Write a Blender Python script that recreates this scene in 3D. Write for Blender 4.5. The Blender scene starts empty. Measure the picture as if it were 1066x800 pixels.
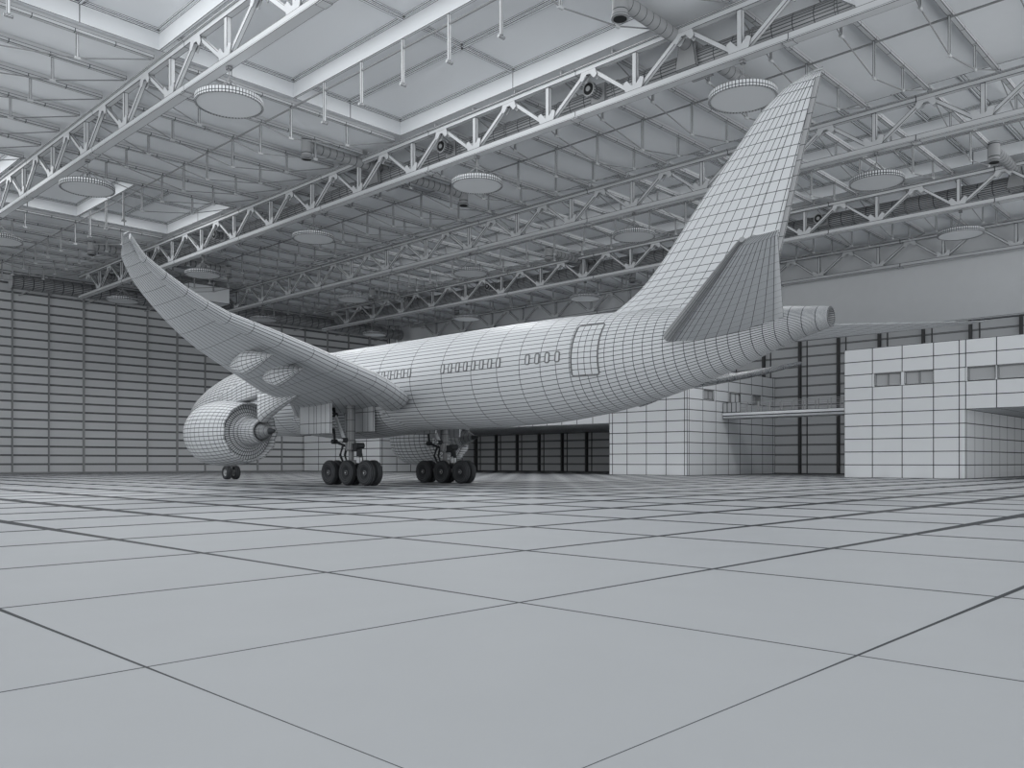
import bpy, math, random
from mathutils import Vector, Matrix
random.seed(4)
H = 1.3                      # one layout unit (the camera's height above the floor) in metres
C = bpy.context.scene.collection
V = Vector
PI = math.pi
CAM = V((0, 0, 1))
# ------------------------------------------------------------------ camera, world, lights, exposure
YAW = math.radians(43.8)
cd = bpy.data.cameras.new('camera'); cam = bpy.data.objects.new('camera', cd); C.objects.link(cam)
cam.location = (0, 0, H); cam.rotation_euler = (PI/2, 0, YAW - PI/2)
cd.sensor_width = 36; cd.lens = 36*884/1066; cd.shift_y = 82.1/1066; cd.clip_end = 1000
bpy.context.scene.camera = cam
sc = bpy.context.scene
sc.view_settings.view_transform = 'Standard'; sc.view_settings.look = 'None'
sc.view_settings.gamma = 1; sc.view_settings.use_curve_mapping = False
sc.view_settings.exposure = -0.73
w = bpy.data.worlds.new('world'); sc.world = w; w.use_nodes = True
bg = w.node_tree.nodes['Background']; bg.inputs[0].default_value = (.95, .98, 1, 1); bg.inputs[1].default_value = 1.0

def area(name, loc, rot, sx, sy, power, col=(.97, .99, 1)):
    l = bpy.data.lights.new(name, 'AREA'); l.shape = 'RECTANGLE'; l.size = sx*H; l.size_y = sy*H
    l.energy = power; l.color = col
    o = bpy.data.objects.new(name, l); C.objects.link(o); o.location = V(loc)*H; o.rotation_euler = rot
    return o
# daylight of the open hangar gates behind and left of the camera
area('gate_daylight', (-30, 30, 9), (0, -PI/2, 0), 17, 100, 5000)
area('gate_daylight', (30, -28, 9), (PI/2, 0, 0), 90, 17, 4000)

# added fill lights outside, tilted up to brighten the ceiling and aircraft undersides
area('upward_fill', (-34, 35, 1), (0, -math.radians(152), 0), 30, 110, 80000)
area('upward_fill', (30, -34, 1), (math.radians(140), 0, 0), 90, 30, 55000)

# ------------------------------------------------------------------ materials: procedural, panel joints drawn from the per-face joint coordinates
def material(name, base, line=(.036, .041, .047), rough=.6, spec=.35, metal=0, noise=.0, emit=0):
    m = bpy.data.materials.new(name); m.use_nodes = True
    nt = m.node_tree; N = nt.nodes; L = nt.links
    b = N['Principled BSDF']
    b.inputs['Roughness'].default_value = rough; b.inputs['Metallic'].default_value = metal
    b.inputs['Specular IOR Level'].default_value = spec
    def uv(n):
        u = N.new('ShaderNodeUVMap'); u.uv_map = n
        s = N.new('ShaderNodeSeparateXYZ'); L.new(u.outputs[0], s.inputs[0]); return s
    q = uv('q'); s = uv('s')
    def mth(op, a, b2=None):
        n = N.new('ShaderNodeMath'); n.operation = op
        for i, x in enumerate((a, b2)):
            if x is None: continue
            if isinstance(x, (int, float)): n.inputs[i].default_value = x
            else: L.new(x, n.inputs[i])
        return n.outputs[0]
    ds = []
    for k in (0, 1):
        u = q.outputs[k]
        ds.append(mth('MULTIPLY', mth('MINIMUM', u, mth('SUBTRACT', 1.0, u)), s.outputs[k]))
    d = mth('MINIMUM', ds[0], ds[1])
    mask = mth('LESS_THAN', d, 1.0)
    mix = N.new('ShaderNodeMix'); mix.data_type = 'RGBA'
    L.new(mask, mix.inputs['Factor'])
    mix.inputs['A'].default_value = (*base, 1); mix.inputs['B'].default_value = (*line, 1)
    if noise:
        tc = N.new('ShaderNodeTexCoord'); nz = N.new('ShaderNodeTexNoise'); nz.inputs['Scale'].default_value = 1.1
        nz.inputs['Detail'].default_value = 5
        L.new(tc.outputs['Object'], nz.inputs['Vector'])
        mr = N.new('ShaderNodeMapRange'); L.new(nz.outputs[0], mr.inputs[0])
        mr.inputs[3].default_value = 1-noise; mr.inputs[4].default_value = 1+noise
        vm = N.new('ShaderNodeVectorMath'); vm.operation = 'SCALE'; vm.inputs[0].default_value = base
        L.new(mr.outputs[0], vm.inputs['Scale']); L.new(vm.outputs[0], mix.inputs['A'])
    L.new(mix.outputs['Result'], b.inputs['Base Color'])
    if emit:
        b.inputs['Emission Color'].default_value = (*base, 1); b.inputs['Emission Strength'].default_value = emit
    return m
G = lambda v: (v*.972, v*.996, v*1.024)
M = {
 'floor': material('floor_paint', G(.50), rough=.55, spec=.25, noise=.03),
 'wall': material('wall_sheet', G(.50), rough=.7, spec=.2),
 'plain': material('wall_plaster', G(.60), rough=.8, spec=.1, noise=.03),
 'deck': material('roof_deck', G(.76), rough=.8, spec=.1, noise=.02),
 'glass': material('skylight_pane', G(.78), rough=.5, spec=.3),
 'steel': material('truss_steel', G(.52), line=(.03, .035, .04), rough=.38, spec=.6),
 'rod': material('purlin_steel', G(.50), line=(.05, .055, .06), rough=.5, spec=.4),
 'duct': material('duct_sheet', G(.31), rough=.45, spec=.5),
 'dark': material('dark_rubber', (.028, .031, .035), line=(.006, .007, .008), rough=.6),
 'black': material('black_opening', (.008, .009, .01), rough=.7),
 'tyre': material('tyre_rubber', (.06, .064, .07), line=(.01, .011, .012), rough=.65),
 'skin': material('aircraft_skin', G(.61), rough=.5, spec=.4),
 'gear': material('gear_metal', G(.30), rough=.4, spec=.5),
 'bright': material('bright_metal', G(.62), rough=.3, spec=.6),
 'annex': material('annex_panels', G(.72), rough=.7, spec=.2),
 'lamp': material('lamp_enamel', G(.60), rough=.5, spec=.4),
 'frame': material('window_frame', G(.25), rough=.6),
 'wpane': material('window_pane', G(.42), rough=.3, spec=.5),
 'seal': material('window_seal', G(.17), rough=.6),
 'post': material('door_post', G(.06), line=(.01, .011, .012), rough=.6),
}
# ------------------------------------------------------------------ mesh building
KW = .00054                                # joint half-width against distance in the hall
def lwf(p, k=1.0): return max(.004, KW*k*(V(p)-CAM).length)
class MB:
    def __init__(s, k=1.0): s.v = []; s.f = []; s.q = []; s.s = []; s.mi = []; s.sm = []; s.k = k; s.cap = .24
    def add(s, idx, lines=(1, 1), mi=0, smooth=False, lw=None):
        P = [s.v[i] for i in idx]
        s.f.append(tuple(idx)); s.mi.append(mi); s.sm.append(smooth)
        if len(idx) != 4 or not (lines[0] or lines[1]):
            s.q += [(.5, .5)]*len(idx); s.s += [(1e4, 1e4)]*len(idx); return
        W0 = (P[1]-P[0]).length; W1 = (P[2]-P[3]).length; Ha = (P[3]-P[0]).length; Hb = (P[2]-P[1]).length
        Wm = max(W0, W1, 1e-5); Hm = max(Ha, Hb, 1e-5)
        for i, (W, Hh, u, v) in enumerate(((W0, Ha, 0, 0), (W0, Hb, 1, 0), (W1, Hb, 1, 1), (W1, Ha, 0, 1))):
            l = (lw(P[i]) if lw else lwf(P[i], s.k))
            W = max(W, .05*Wm); Hh = max(Hh, .05*Hm)
            s.q.append((u, v))
            s.s.append((W/min(l, W*s.cap) if lines[0] else 1e4, Hh/min(l, Hh*s.cap) if lines[1] else 1e4))
    def quad(s, a, b, c, d, **k):
        n = len(s.v); s.v += [V(a), V(b), V(c), V(d)]; s.add((n, n+1, n+2, n+3), **k)
    def poly(s, pts, **k):
        n = len(s.v); s.v += [V(p) for p in pts]; s.add(tuple(range(n, n+len(pts))), **k)
    def hexa(s, p, **k):          # 8 corners: bottom ring 0-3, top ring 4-7
        for a in ((0, 3, 2, 1), (4, 5, 6, 7), (0, 1, 5, 4), (1, 2, 6, 5), (2, 3, 7, 6), (3, 0, 4, 7)):
            s.quad(*[p[i] for i in a], **k)
    def box(s, x0, x1, y0, y1, z0, z1, **k):
        s.hexa([(x0, y0, z0), (x1, y0, z0), (x1, y1, z0), (x0, y1, z0), (x0, y0, z1), (x1, y0, z1), (x1, y1, z1), (x0, y1, z1)], **k)
    def bar(s, a, b, w, h, up=(0, 0, 1), seg=1, **k):
        a = V(a); b = V(b); d = (b-a).normalized(); sd = d.cross(V(up))
        if sd.length < 1e-4: sd = d.cross(V((1, 0, 0)))
        sd.normalize(); u = sd.cross(d).normalized()
        o = [sd*w/2-u*h/2, sd*w/2+u*h/2, -sd*w/2+u*h/2, -sd*w/2-u*h/2]
        for j in range(seg):
            p = a+(b-a)*(j/seg); q = a+(b-a)*((j+1)/seg)
            for i in range(4): s.quad(p+o[i], q+o[i], q+o[(i+1) % 4], p+o[(i+1) % 4], **k)
        s.quad(*[a+x for x in o], **k); s.quad(*[b+x for x in reversed(o)], **k)
    def loft(s, rings, close=True, cap=(True, True), lines=(1, 1), mi=0, smooth=True, lw=None):
        n0 = len(s.v); n = len(rings[0])
        for r in rings: s.v += [V(p) for p in r]
        for j in range(len(rings)-1):
            for i in range(n if close else n-1):
                a = n0+j*n+i; b = n0+j*n+(i+1) % n
                s.add((a, b, b+n, a+n), lines=lines, mi=mi, smooth=smooth, lw=lw)
        if close:
            for c, r in ((cap[0], 0), (cap[1], len(rings)-1)):
                if c:
                    ids = [n0+r*n+i for i in range(n)]
                    m = len(s.v); s.v += [s.v[i].copy() for i in ids]
                    s.add(tuple(range(m, m+n)) if r else tuple(reversed(range(m, m+n))), lines=(0, 0), mi=mi)
    def tube(s, pts, r, n=16, rr=None, **k):
        rings = []; pts = [V(p) for p in pts]
        for i, p in enumerate(pts):
            d = (pts[min(i+1, len(pts)-1)]-pts[max(i-1, 0)]).normalized()
            u = V((0, 0, 1)) if abs(d.z) < .9 else V((1, 0, 0))
            a = d.cross(u).normalized(); b = a.cross(d)
            q = rr[i] if rr else r
            rings.append([p+a*q*math.cos(2*PI*j/n)+b*q*math.sin(2*PI*j/n) for j in range(n)])
        s.loft(rings, **k)
    def build(s, name, mats, parent=None, flip=False):
        me = bpy.data.meshes.new(name)
        if parent is not None: base = V(parent['_b'])
        else:
            xs = [p.x for p in s.v]; ys = [p.y for p in s.v]; zs = [p.z for p in s.v]
            base = V(((min(xs)+max(xs))/2, (min(ys)+max(ys))/2, min(zs)))
        me.from_pydata([(p-base)*H for p in s.v], [], s.f)
        for nm, dat in (('q', s.q), ('s', s.s)):
            l = me.uv_layers.new(name=nm); l.data.foreach_set('uv', [c for x in dat for c in x])
        me.polygons.foreach_set('use_smooth', s.sm); me.polygons.foreach_set('material_index', s.mi)
        if not isinstance(mats, (list, tuple)): mats = [mats]
        for m in mats: me.materials.append(M[m])
        o = bpy.data.objects.new(name, me); C.objects.link(o); o['_b'] = tuple(base)
        if parent is not None: o.parent = parent
        else: o.location = base*H
        BUILT.append(o)
        return o
BUILT = []
def thing(name, label, cat, base, group=None):
    o = bpy.data.objects.new(name, None); C.objects.link(o); o.location = V(base)*H; o['_b'] = tuple(base)
    o.empty_display_size = .3
    o['label'] = label; o['category'] = cat
    if group: o['group'] = group
    BUILT.append(o)
    return o
def tag(o, label, cat, group=None):
    o['label'] = label; o['category'] = cat
    if group: o['group'] = group
    return o
def struct(o): o['kind'] = 'structure'; return o

XW, YW = 71.9, 90.4           # far right wall plane, far left wall plane
TX = [2.85, 16.4, 29.9, 43.45, 57.0, 70.5]   # truss lines
ZB, ZT = 16.7, 18.75
YE = 85.7
ROOF = 19.3
# ------------------------------------------------------------------ floor
mb = MB(); sx, sy, ox, oy = 2.661, 2.411, 4.42, 4.168
def flw(p):
    d2 = max(3, p.x**2+p.y**2); d = math.sqrt(d2)
    return min(.00042*d2, .05+.0062*d)
def grid_lines(o, st, lo, hi):
    a = math.ceil((lo-o)/st); r = [lo]
    while o+a*st < hi-1e-3: r.append(o+a*st); a += 1
    return r+[hi]
gx = grid_lines(ox, sx, -12, XW); gy = grid_lines(oy, sy, -12, YW)
mb.cap = .4
for i in range(len(gx)-1):
    for j in range(len(gy)-1):
        mb.quad((gx[i], gy[j], 0), (gx[i+1], gy[j], 0), (gx[i+1], gy[j+1], 0), (gx[i], gy[j+1], 0), lw=flw)
struct(mb.build('floor', 'floor'))
mb = MB(); mb.box(-12, XW+.6, -12, YW+.6, -.4, -.02, lines=(0, 0)); struct(mb.build('floor', 'plain'))

# ------------------------------------------------------------------ walls
R = .864
def rows(z1):
    r = [0]; 
    while r[-1]+R < z1-.05: r.append(r[-1]+R)
    return r+[z1]
# left: sliding gate leaves of horizontal sheet
mb = MB(1.7)
xs = [25.45+3.215*k for k in range(-12, 14)]+[67.4, 70.3]
zs = rows(ROOF)
for i in range(len(xs)-1):
    for j in range(len(zs)-1):
        mb.quad((xs[i], YW, zs[j]), (xs[i+1], YW, zs[j]), (xs[i+1], YW, zs[j+1]), (xs[i], YW, zs[j+1]))
for i, x in enumerate(xs):
    wdt = .10 if i % 3 == 2 else .05
    mb.box(x-wdt, x+wdt, YW-.12, YW, 0, ROOF, lines=(0, 0), mi=1)
for z in zs[1:-1]: mb.box(xs[0], 70.3, YW-.06, YW, z-.02, z+.02, lines=(0, 0), mi=1)
mb.box(xs[0], 70.3, YW-.15, YW, 0, .12, lines=(0, 0), mi=1)
mb.box(70.3, XW, YW-.35, YW, 0, ROOF, mi=0)
mb.box(xs[0], XW+.6, YW+.02, YW+.4, 0, ROOF, lines=(0, 0))
struct(mb.build('wall_left', ['wall', 'frame']))
# far right: sheet gates below, plain band above
mb = MB(1.7)
ys = [30.1+3.44*k for k in range(-12, 18)]
ys = [y for y in ys if -12 < y < YW]+[YW]
zs = rows(12.0)
for i in range(len(ys)-1):
    for j in range(len(zs)-1):
        mb.quad((XW, ys[i+1], zs[j]), (XW, ys[i], zs[j]), (XW, ys[i], zs[j+1]), (XW, ys[i+1], zs[j+1]))
for y in ys[:-1]:
    mb.box(XW-.35, XW, y-.07, y+.12, 0, 12, lines=(0, 0), mi=1)
    mb.box(XW-.1, XW, y-.62, y-.55, 0, 12, lines=(0, 0), mi=1)
for z in zs[1:-1]: mb.box(XW-.06, XW, ys[0], ys[-1], z-.035, z+.035, lines=(0, 0), mi=2)
mb.box(XW-.2, XW, ys[0], ys[-1], 0, .1, lines=(0, 0), mi=1)
mb.box(XW+.02, XW+.5, -12, YW, 0, 12, lines=(0, 0))
struct(mb.build('wall_right', ['wall', 'post', 'frame']))
mb = MB(); mb.box(XW-.25, XW+.5, -12, YW-.36, 12.0, ROOF, lines=(0, 0)); mb.box(XW-.3, XW-.25, -12, YW-.36, 12.0, 12.12)
mb.box(XW-.62, XW-.25, YW-1.1, YW-.36, 0, ROOF)
struct(mb.build('wall_right', 'plain'))

# ------------------------------------------------------------------ ceiling with raised skylights
mb = MB(.8)
holes = [(2.85, 16.4, 19.9, 37.3), (16.4, 29.9, 19.9, 37.3), (2.85, 16.4, 56.3, 66.8), (16.4, 29.9, 56.3, 66.8), (43.45, 57.0, 7, 67.2)]
HX = [-12, 2.85, 16.4, 29.9, 43.45, 57.0, XW+.5]; HY_ = [-12, 7, 19.9, 37.3, 56.3, 66.8, 67.2, YW+.5]
for i in range(len(HX)-1):
    for j in range(len(HY_)-1):
        cx, cy = (HX[i]+HX[i+1])/2, (HY_[j]+HY_[j+1])/2
        if any(a < cx < b and c < cy < d for a, b, c, d in holes): continue
        mb.box(HX[i], HX[i+1], HY_[j], HY_[j+1], ROOF, ROOF+.15, lines=(0, 0))
struct(mb.build('ceiling', 'deck'))
RT = 20.15
zones = [(2.85, 29.9, 19.9, 37.3), (2.85, 29.9, 56.3, 66.8), (43.45, 57.0, 7, 67.2)]
for (a, b, c, d) in zones:
    mb = MB(.8)
    nx = round((b-a)/6.76)
    st = (b-a)/nx
    for k in range(nx):     # vertical well sides, one panel per half bay
        x0, x1 = a+k*st, a+(k+.5)*st; x2 = a+(k+1)*st
        for xa, xb in ((x0, x1), (x1, x2)):
            mb.quad((xa, d-.02, ROOF-.05), (xb, d-.02, ROOF-.05), (xb, d-.02, RT), (xa, d-.02, RT))
            mb.quad((xb, c+.02, ROOF-.05), (xa, c+.02, ROOF-.05), (xa, c+.02, RT), (xb, c+.02, RT))
    ny = max(2, round((d-c)/8.7)); sty = (d-c)/ny
    for k in range(ny):
        for xx, sgn in ((a+.02, 1), (b-.02, -1)):
            p = [(xx, c+k*sty, ROOF-.05), (xx, c+(k+1)*sty, ROOF-.05), (xx, c+(k+1)*sty, RT), (xx, c+k*sty, RT)]
            mb.quad(*(p if sgn < 0 else p[::-1]))
    for k in range(1, nx):
        x = a+k*st
        mb.box(x-.06, x+.06, c, d, ROOF-.05, RT)
    struct(mb.build('trim_1', 'annex'))
    mb = MB(.8)
    mb.box(a-.1, b+.1, c-.1, d+.1, RT+.02, RT+.12, lines=(0, 0))
    struct(mb.build('window_1', 'glass'))
    fb = MB(.8)
    step = 3.38
    yst = sty if b < 40 else 2.97
    for k in range(2*nx+1):
        x = a+k*(b-a)/(2*nx)
        fb.box(x-.18, x+.18, c, d, RT-.06, RT+.02); fb.box(x-.07, x+.07, c, d, RT-.14, RT-.06)
    nn = round((d-c)/yst)
    for k in range(nn+1):
        y = c+k*(d-c)/nn
        fb.box(a, b, y-.18, y+.18, RT-.06, RT+.02); fb.box(a, b, y-.07, y+.07, RT-.14, RT-.06)
    struct(fb.build('window_1', 'deck'))
# daylight of the skylights, just under the panes
for x, y, sx_, sy_, p in [(x, y, 4.2, l, p) for y, l, p in ((28.6, 14, 1100), (61.5, 8, 750)) for x in (6.2, 13, 19.8, 26.5)]+[(x, 37, 4.2, 56, 1300) for x in (46.8, 53.6)]:
    area('skylight_daylight', (x, y, RT-.2), (0, 0, 0), sx_, sy_, p)

# ------------------------------------------------------------------ roof trusses
ordn = ['nearest, beyond the upper left corner', 'first', 'second', 'third', 'fourth', 'fifth']
tl = {1: 'steel roof truss crossing the upper left corner, nearest to the floor foreground',
      2: 'steel roof truss carrying the round duct above the near wing',
      3: 'steel roof truss without duct passing behind the middle of the tail fin',
      4: 'steel roof truss with a round duct seen just right of the tail fin foot',
      5: 'steel roof truss lying against the plain upper wall'}
NODE = 4.95
for n in range(1, 6):
    X = TX[n]
    t = thing('roof_truss', tl[n], 'truss', (X, YE, ZB), 'main roof trusses')
    y0, y1 = -6.0, YE
    mb = MB(.9)
    segs = 9
    for k in range(segs):
        a = y0+(y1-y0)*k/segs; b = y0+(y1-y0)*(k+1)/segs
        mb.box(X-.15, X+.15, a, b, ZB-.03, ZB+.24)
        mb.box(X-.22, X+.22, a, b, ZB-.09, ZB-.03)
        if k: mb.box(X-.2, X+.2, a-.22, a+.22, ZB-.14, ZB-.09)
    mb.build('bottom_chord', 'steel', t)
    mb = MB(.9)
    for k in range(segs):
        a = y0+(y1-y0)*k/segs; b = y0+(y1-y0)*(k+1)/segs
        mb.box(X-.13, X+.13, a, b, ZT-.2, ZT+.02)
        mb.box(X-.22, X+.22, a, b, ZT+.02, ZT+.08)
    mb.build('top_chord', 'steel', t)
    for k in range(-4, 15):
        yb = 16.4+NODE*k
        if yb > YE-.3: break
        mb = MB(.9); mb.box(X-.1, X+.1, yb-.11, yb+.11, ZB+.24, ZT-.2); mb.build('web_post', 'steel', t)
        mb = MB(.9)
        for sgn in (-1, 1):
            yt = yb+sgn*NODE/2
            if y0 < yt < YE+.3:
                m2 = MB(.9); m2.bar((X, yb+sgn*.28, ZB+.3), (X, yt-sgn*.22, ZT-.24), .19, .17, up=(1, 0, 0)); m2.build('web_diagonal', 'steel', t)
        for sx2 in (-.13, .13):
            g = MB(.9)
            o = [(-.5, .24), (.5, .24), (.62, .62), (.42, .72), (.12, .44), (-.12, .44), (-.42, .72), (-.62, .62)]
            pa = [(X+sx2-.02, yb+a*.85, ZB+b) for a, b in o]; pb = [(X+sx2+.02, yb+a*.85, ZB+b) for a, b in o]
            g.loft([pa, pb], smooth=False); g.build('gusset_plate', 'steel', t)
            yt = yb+NODE/2
            if yt < YE:
                g = MB(.9)
                o = [(-.5, -.2), (-.62, -.5), (-.4, -.62), (-.12, -.36), (.12, -.36), (.4, -.62), (.62, -.5), (.5, -.2)]
                pa = [(X+sx2-.02, yt+a*.8, ZT+b) for a, b in o]; pb = [(X+sx2+.02, yt+a*.8, ZT+b) for a, b in o]
                g.loft([pa, pb], smooth=False); g.build('gusset_plate', 'steel', t)

# ------------------------------------------------------------------ under-trussed purlins
baynm = ['bay left of the nearest roof truss', 'bay between the first and second roof trusses', 'bay between the second and third roof trusses',
         'bay between the third and fourth roof trusses', 'bay between the fourth truss and the upper wall']
for b in range(5):
    xa, xb = TX[b], TX[b+1]; xm = (xa+xb)/2; q = (xb-xa)/4
    for k in range(-6, 25):
        y = 13.86+2.97*k
        if y > YE+3.2 or y < -5: continue
        # skip purlins wholly outside the photo
        vis = False
        for xx in (xa, xm-q, xm, xm+q, xb):
            d = xx*.7218+y*.6921; r = xx*.6921-y*.7218
            if d > 3 and abs(r/d) < .64 and 18.2/d*884 < 500: vis = True
        if not vis: continue
        rec = any(a-.1 < xm < bb+.1 and c < y < dd for a, bb, c, dd in zones[:2])
        z0 = 18.95
        if rec:
            t = thing('hanger_post', 'short hanger post below the skylight, '+baynm[b], 'hanger', (xm, y, z0-1.6), 'hanger posts below skylights, bay %s' % ['one', 'two', 'three', 'four', 'five'][b])
            mb = MB(.8); mb.box(xm-.06, xm+.06, y-.06, y+.06, z0-1.6, ROOF-.05); mb.build('post', 'steel', t)
            mb = MB(.8); mb.tube([(xm-.15, y, z0-1.65), (xm+.15, y, z0-1.65)], .07, 8); mb.build('pin', 'rod', t)
            continue
        t = thing('purlin', 'thin under-trussed purlin spanning the '+baynm[b], 'purlin', (xm, y, z0-1.6), 'purlins of the '+baynm[b])
        mb = MB(.8)
        for j in range(8):
            p0 = xa+.2+(xb-xa-.4)*j/8; p1 = xa+.2+(xb-xa-.4)*(j+1)/8
            mb.box(p0, p1, y-.10, y+.10, z0, z0+.15)
            mb.box(p0, p1, y-.04, y+.04, z0+.15, ROOF-.02, lines=(0, 0))
        mb.build('chord', 'rod', t)
        for xx, L_ in ((xm-q, 1.05), (xm, 1.62), (xm+q, 1.05)):
            mb = MB(.8); mb.box(xx-.05, xx+.05, y-.05, y+.05, z0-L_, z0-.05); mb.tube([(xx-.12, y, z0-L_), (xx+.12, y, z0-L_)], .07, 6, lines=(0, 0))
            mb.build('post', 'rod', t)
        mb = MB(.8)
        pp = [(xa+.3, y, z0-.05), (xm-q, y, z0-1.05), (xm, y, z0-1.62), (xm+q, y, z0-1.05), (xb-.3, y, z0-.05)]
        for p0, p1 in zip(pp[:-1], pp[1:]): mb.tube([p0, p1], .028, 6, lines=(0, 0))
        mb.build('tie_rod', 'frame', t)
    mb = MB(); mb.tube([(xm, -4, 18.85), (xm, YE, 18.85)], .045, 6, lines=(0, 0))
    tag(mb.build('bracing_rod', 'frame'), 'thin bracing rod halfway across the '+baynm[b], 'rod')

# ------------------------------------------------------------------ round ceiling lamps
col = {1: 'nearest left roof truss', 2: 'duct-carrying second roof truss', 3: 'third roof truss', 4: 'fourth roof truss'}
rank = ['nearest', 'second nearest', 'third nearest', 'fourth nearest', 'fifth nearest']
def lamp(n, k):
    x, y, z = TX[n], 16.3+14.83*k, 15.05
    kk = k-1 if n == 1 else k
    t = thing('round_ceiling_lamp', 'round flat disc lamp under the %s, %s in its row' % (col[n], rank[kk]), 'lamp', (x, y, z), 'round disc lamps under the trusses')
    N_ = 64; ring = lambda r, zz: [(x+r*math.cos(2*PI*i/N_), y+r*math.sin(2*PI*i/N_), zz) for i in range(N_)]
    mb = MB(.8)
    mb.loft([ring(1.24, z), ring(1.3, z), ring(1.3, z+.1), ring(1.3, z+.26), ring(1.2, z+.3)], cap=(False, True), smooth=False)
    mb.build('lamp_shade', 'lamp', t)
    mb = MB(.8); mb.loft([ring(1.24, z+.02), ring(1.2, z+.015)], cap=(False, False), lines=(1, 0)); 
    mb.poly([p for p in reversed(ring(1.24, z+.02))], lines=(0, 0)); mb.build('diffuser', 'lamp', t)
    mb = MB(.8)
    for i in range(4):
        a = PI/4+i*PI/2; mb.tube([(x+.8*math.cos(a), y+.8*math.sin(a), z+.3), (x, y, z+1.05)], .022, 6, lines=(0, 0))
    mb.tube([(x, y, z+1.0), (x, y, ZB-.12)], .025, 6, lines=(0, 0)); mb.box(x-.09, x+.09, y-.09, y+.09, ZB-.25, ZB-.12)
    mb.build('suspension', 'frame', t)
    l = bpy.data.lights.new('lamp_light', 'SPOT'); l.energy = LAMP_W; l.shadow_soft_size = .9*H; l.spot_size = math.radians(170); l.spot_blend = .6; l.color = (.98, .99, 1)
    o = bpy.data.objects.new('lamp_light', l); C.objects.link(o); o.parent = t; o.location = (0, 0, -.35*H)
LAMP_W = 3500
for n, ks in ((1, (1, 2, 3)), (2, (0, 1, 2, 3, 4)), (3, (0, 1, 2, 3, 4)), (4, (0, 1, 2, 3, 4))):
    for k in ks: lamp(n, k)

# ------------------------------------------------------------------ ventilation ducts
def duct(name, label, a, b, r, ringstep=.85, longs=24, k=.9):
    a = V(a); b = V(b); n = int((b-a).length/ringstep)
    mb = MB(k); pts = []; rr = []
    for i in range(n+1):
        p = a+(b-a)*i/n; pts.append(p); rr.append(r)
    mb.tube(pts, r, longs, rr=rr)
    o = mb.build(name, 'duct')
    for i in range(0, n, 4):
        c = MB(k); p = a+(b-a)*i/n; d = (b-a).normalized(); c.tube([p-d*.06, p+d*.06], r+.04, longs); c.build('band', 'duct', o)
    return tag(o, label, 'duct')
duct('ventilation_duct', 'long round duct running inside the second roof truss above the near wing', (31.5, -4, 18.0), (31.5, 85, 18.0), .5)
duct('ventilation_duct', 'long round duct running beside the fourth roof truss, behind the tail fin', (58.6, -4, 18.0), (58.6, 85, 18.0), .5)
duct('ventilation_duct', 'fat round duct along the top of the left gate wall', (24.5, 87.3, 17.7), (70, 87.3, 17.7), .64)
dw = BUILT[-1]
dw = [o for o in BUILT if o.get('label', '').startswith('fat round')][0]
for x in range(26, 70, 6):
    mb = MB(.8); mb.box(x-.06, x+.06, 87.25, 87.35, 18.3, ROOF); mb.box(x-.05, x+.05, 87.3, YW-.1, 17.0, 17.1); mb.build('hanger', 'rod', dw)
def can(mb, x, y, z, dn=.62, r=.3):
    mb.tube([(x, y, z+.42), (x, y, z+.3), (x, y, z-dn+.2), (x, y, z-dn)], r, 20, lines=(0, 1))
    mb.tube([(x, y, z-dn), (x, y, z-dn-.1)], r+.05, 20, lines=(0, 1))
def branch(xc, y, where):
    t = thing('branch_duct', 'cross duct with downturned ends, '+where, 'duct', (xc, y, 18.0), 'cross ducts on the long ducts')
    x0, x1, z = xc-5.3, xc+6.6, 18.64
    mb = MB(.9); n = 26; pts = [(x0+(x1-x0)*i/n, y, z) for i in range(n+1)]; mb.tube(pts, .29, 16, lines=(0, 1)); mb.build('pipe', 'duct', t)
    for x in (x0, x1):
        mb = MB(.9); can(mb, x, y, z); c = mb.build('outlet_can', 'duct', t)
        mb = MB(.9); mb.tube([(x, y, z-.72), (x, y, z-.745)], .26, 16, lines=(0, 0)); mb.build('outlet_opening', 'black', c)
    for s in (-1, 1):
        mb = MB(.9); x = xc+s*.62; mb.hexa([(x-.1, y-.5, 17.6), (x+.1, y-.5, 17.6), (x+.1, y+.5, 17.6), (x-.1, y+.5, 17.6), (x-.1, y-.3, 18.92), (x+.1, y-.3, 18.92), (x+.1, y+.3, 18.92), (x-.1, y+.3, 18.92)])
        mb.build('collar', 'duct', t)
branch(31.5, 19.42, 'nearest one, top centre right of the hall'); branch(31.5, 40.95, 'above the fuselage windows on the second truss duct')
branch(31.5, 72.5, 'farthest on the second truss duct, behind the upturned wing tip')
branch(58.6, 13.5, 'at the right edge, beside the fourth truss'); branch(58.6, 46.9, 'in the middle of the duct beside the fourth truss'); branch(58.6, 71.2, 'farthest on the duct beside the fourth truss')
def nozzle(xc, y, where):
    t = thing('jet_nozzle', 'short black-mouthed air nozzle on the duct, '+where, 'nozzle', (xc-1, y, 18.0), 'air nozzles on the ducts')
    mb = MB(.9); x = xc-.5
    mb.tube([(x, y, 18), (x-.2, y, 18), (x-.45, y, 18), (x-.7, y, 18)], .27, 16); mb.tube([(x-.6, y, 18), (x-.75, y, 18)], .34, 18); mb.build('nozzle_body', 'gear', t)
    mb = MB(.9); mb.tube([(x-.75, y, 18), (x-.77, y, 18)], .27, 16, lines=(0, 0)); mb.build('mouth', 'black', t)
    mb = MB(.9); mb.tube([(x-.77, y, 18), (x-.8, y, 18)], .12, 12, lines=(0, 0)); mb.build('hub', 'gear', t)
    mb = MB(.9); mb.box(x-.06, x+.12, y-.42, y+.42, 17.58, 18.42); mb.build('collar', 'duct', t)
for y, wh in ((24.2, 'nearest, above the rear fuselage'), (34.3, 'second along the duct over the fuselage'), (59.7, 'third along the second truss duct'), (80, 'last along the second truss duct')): nozzle(31.5, y, wh)
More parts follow.
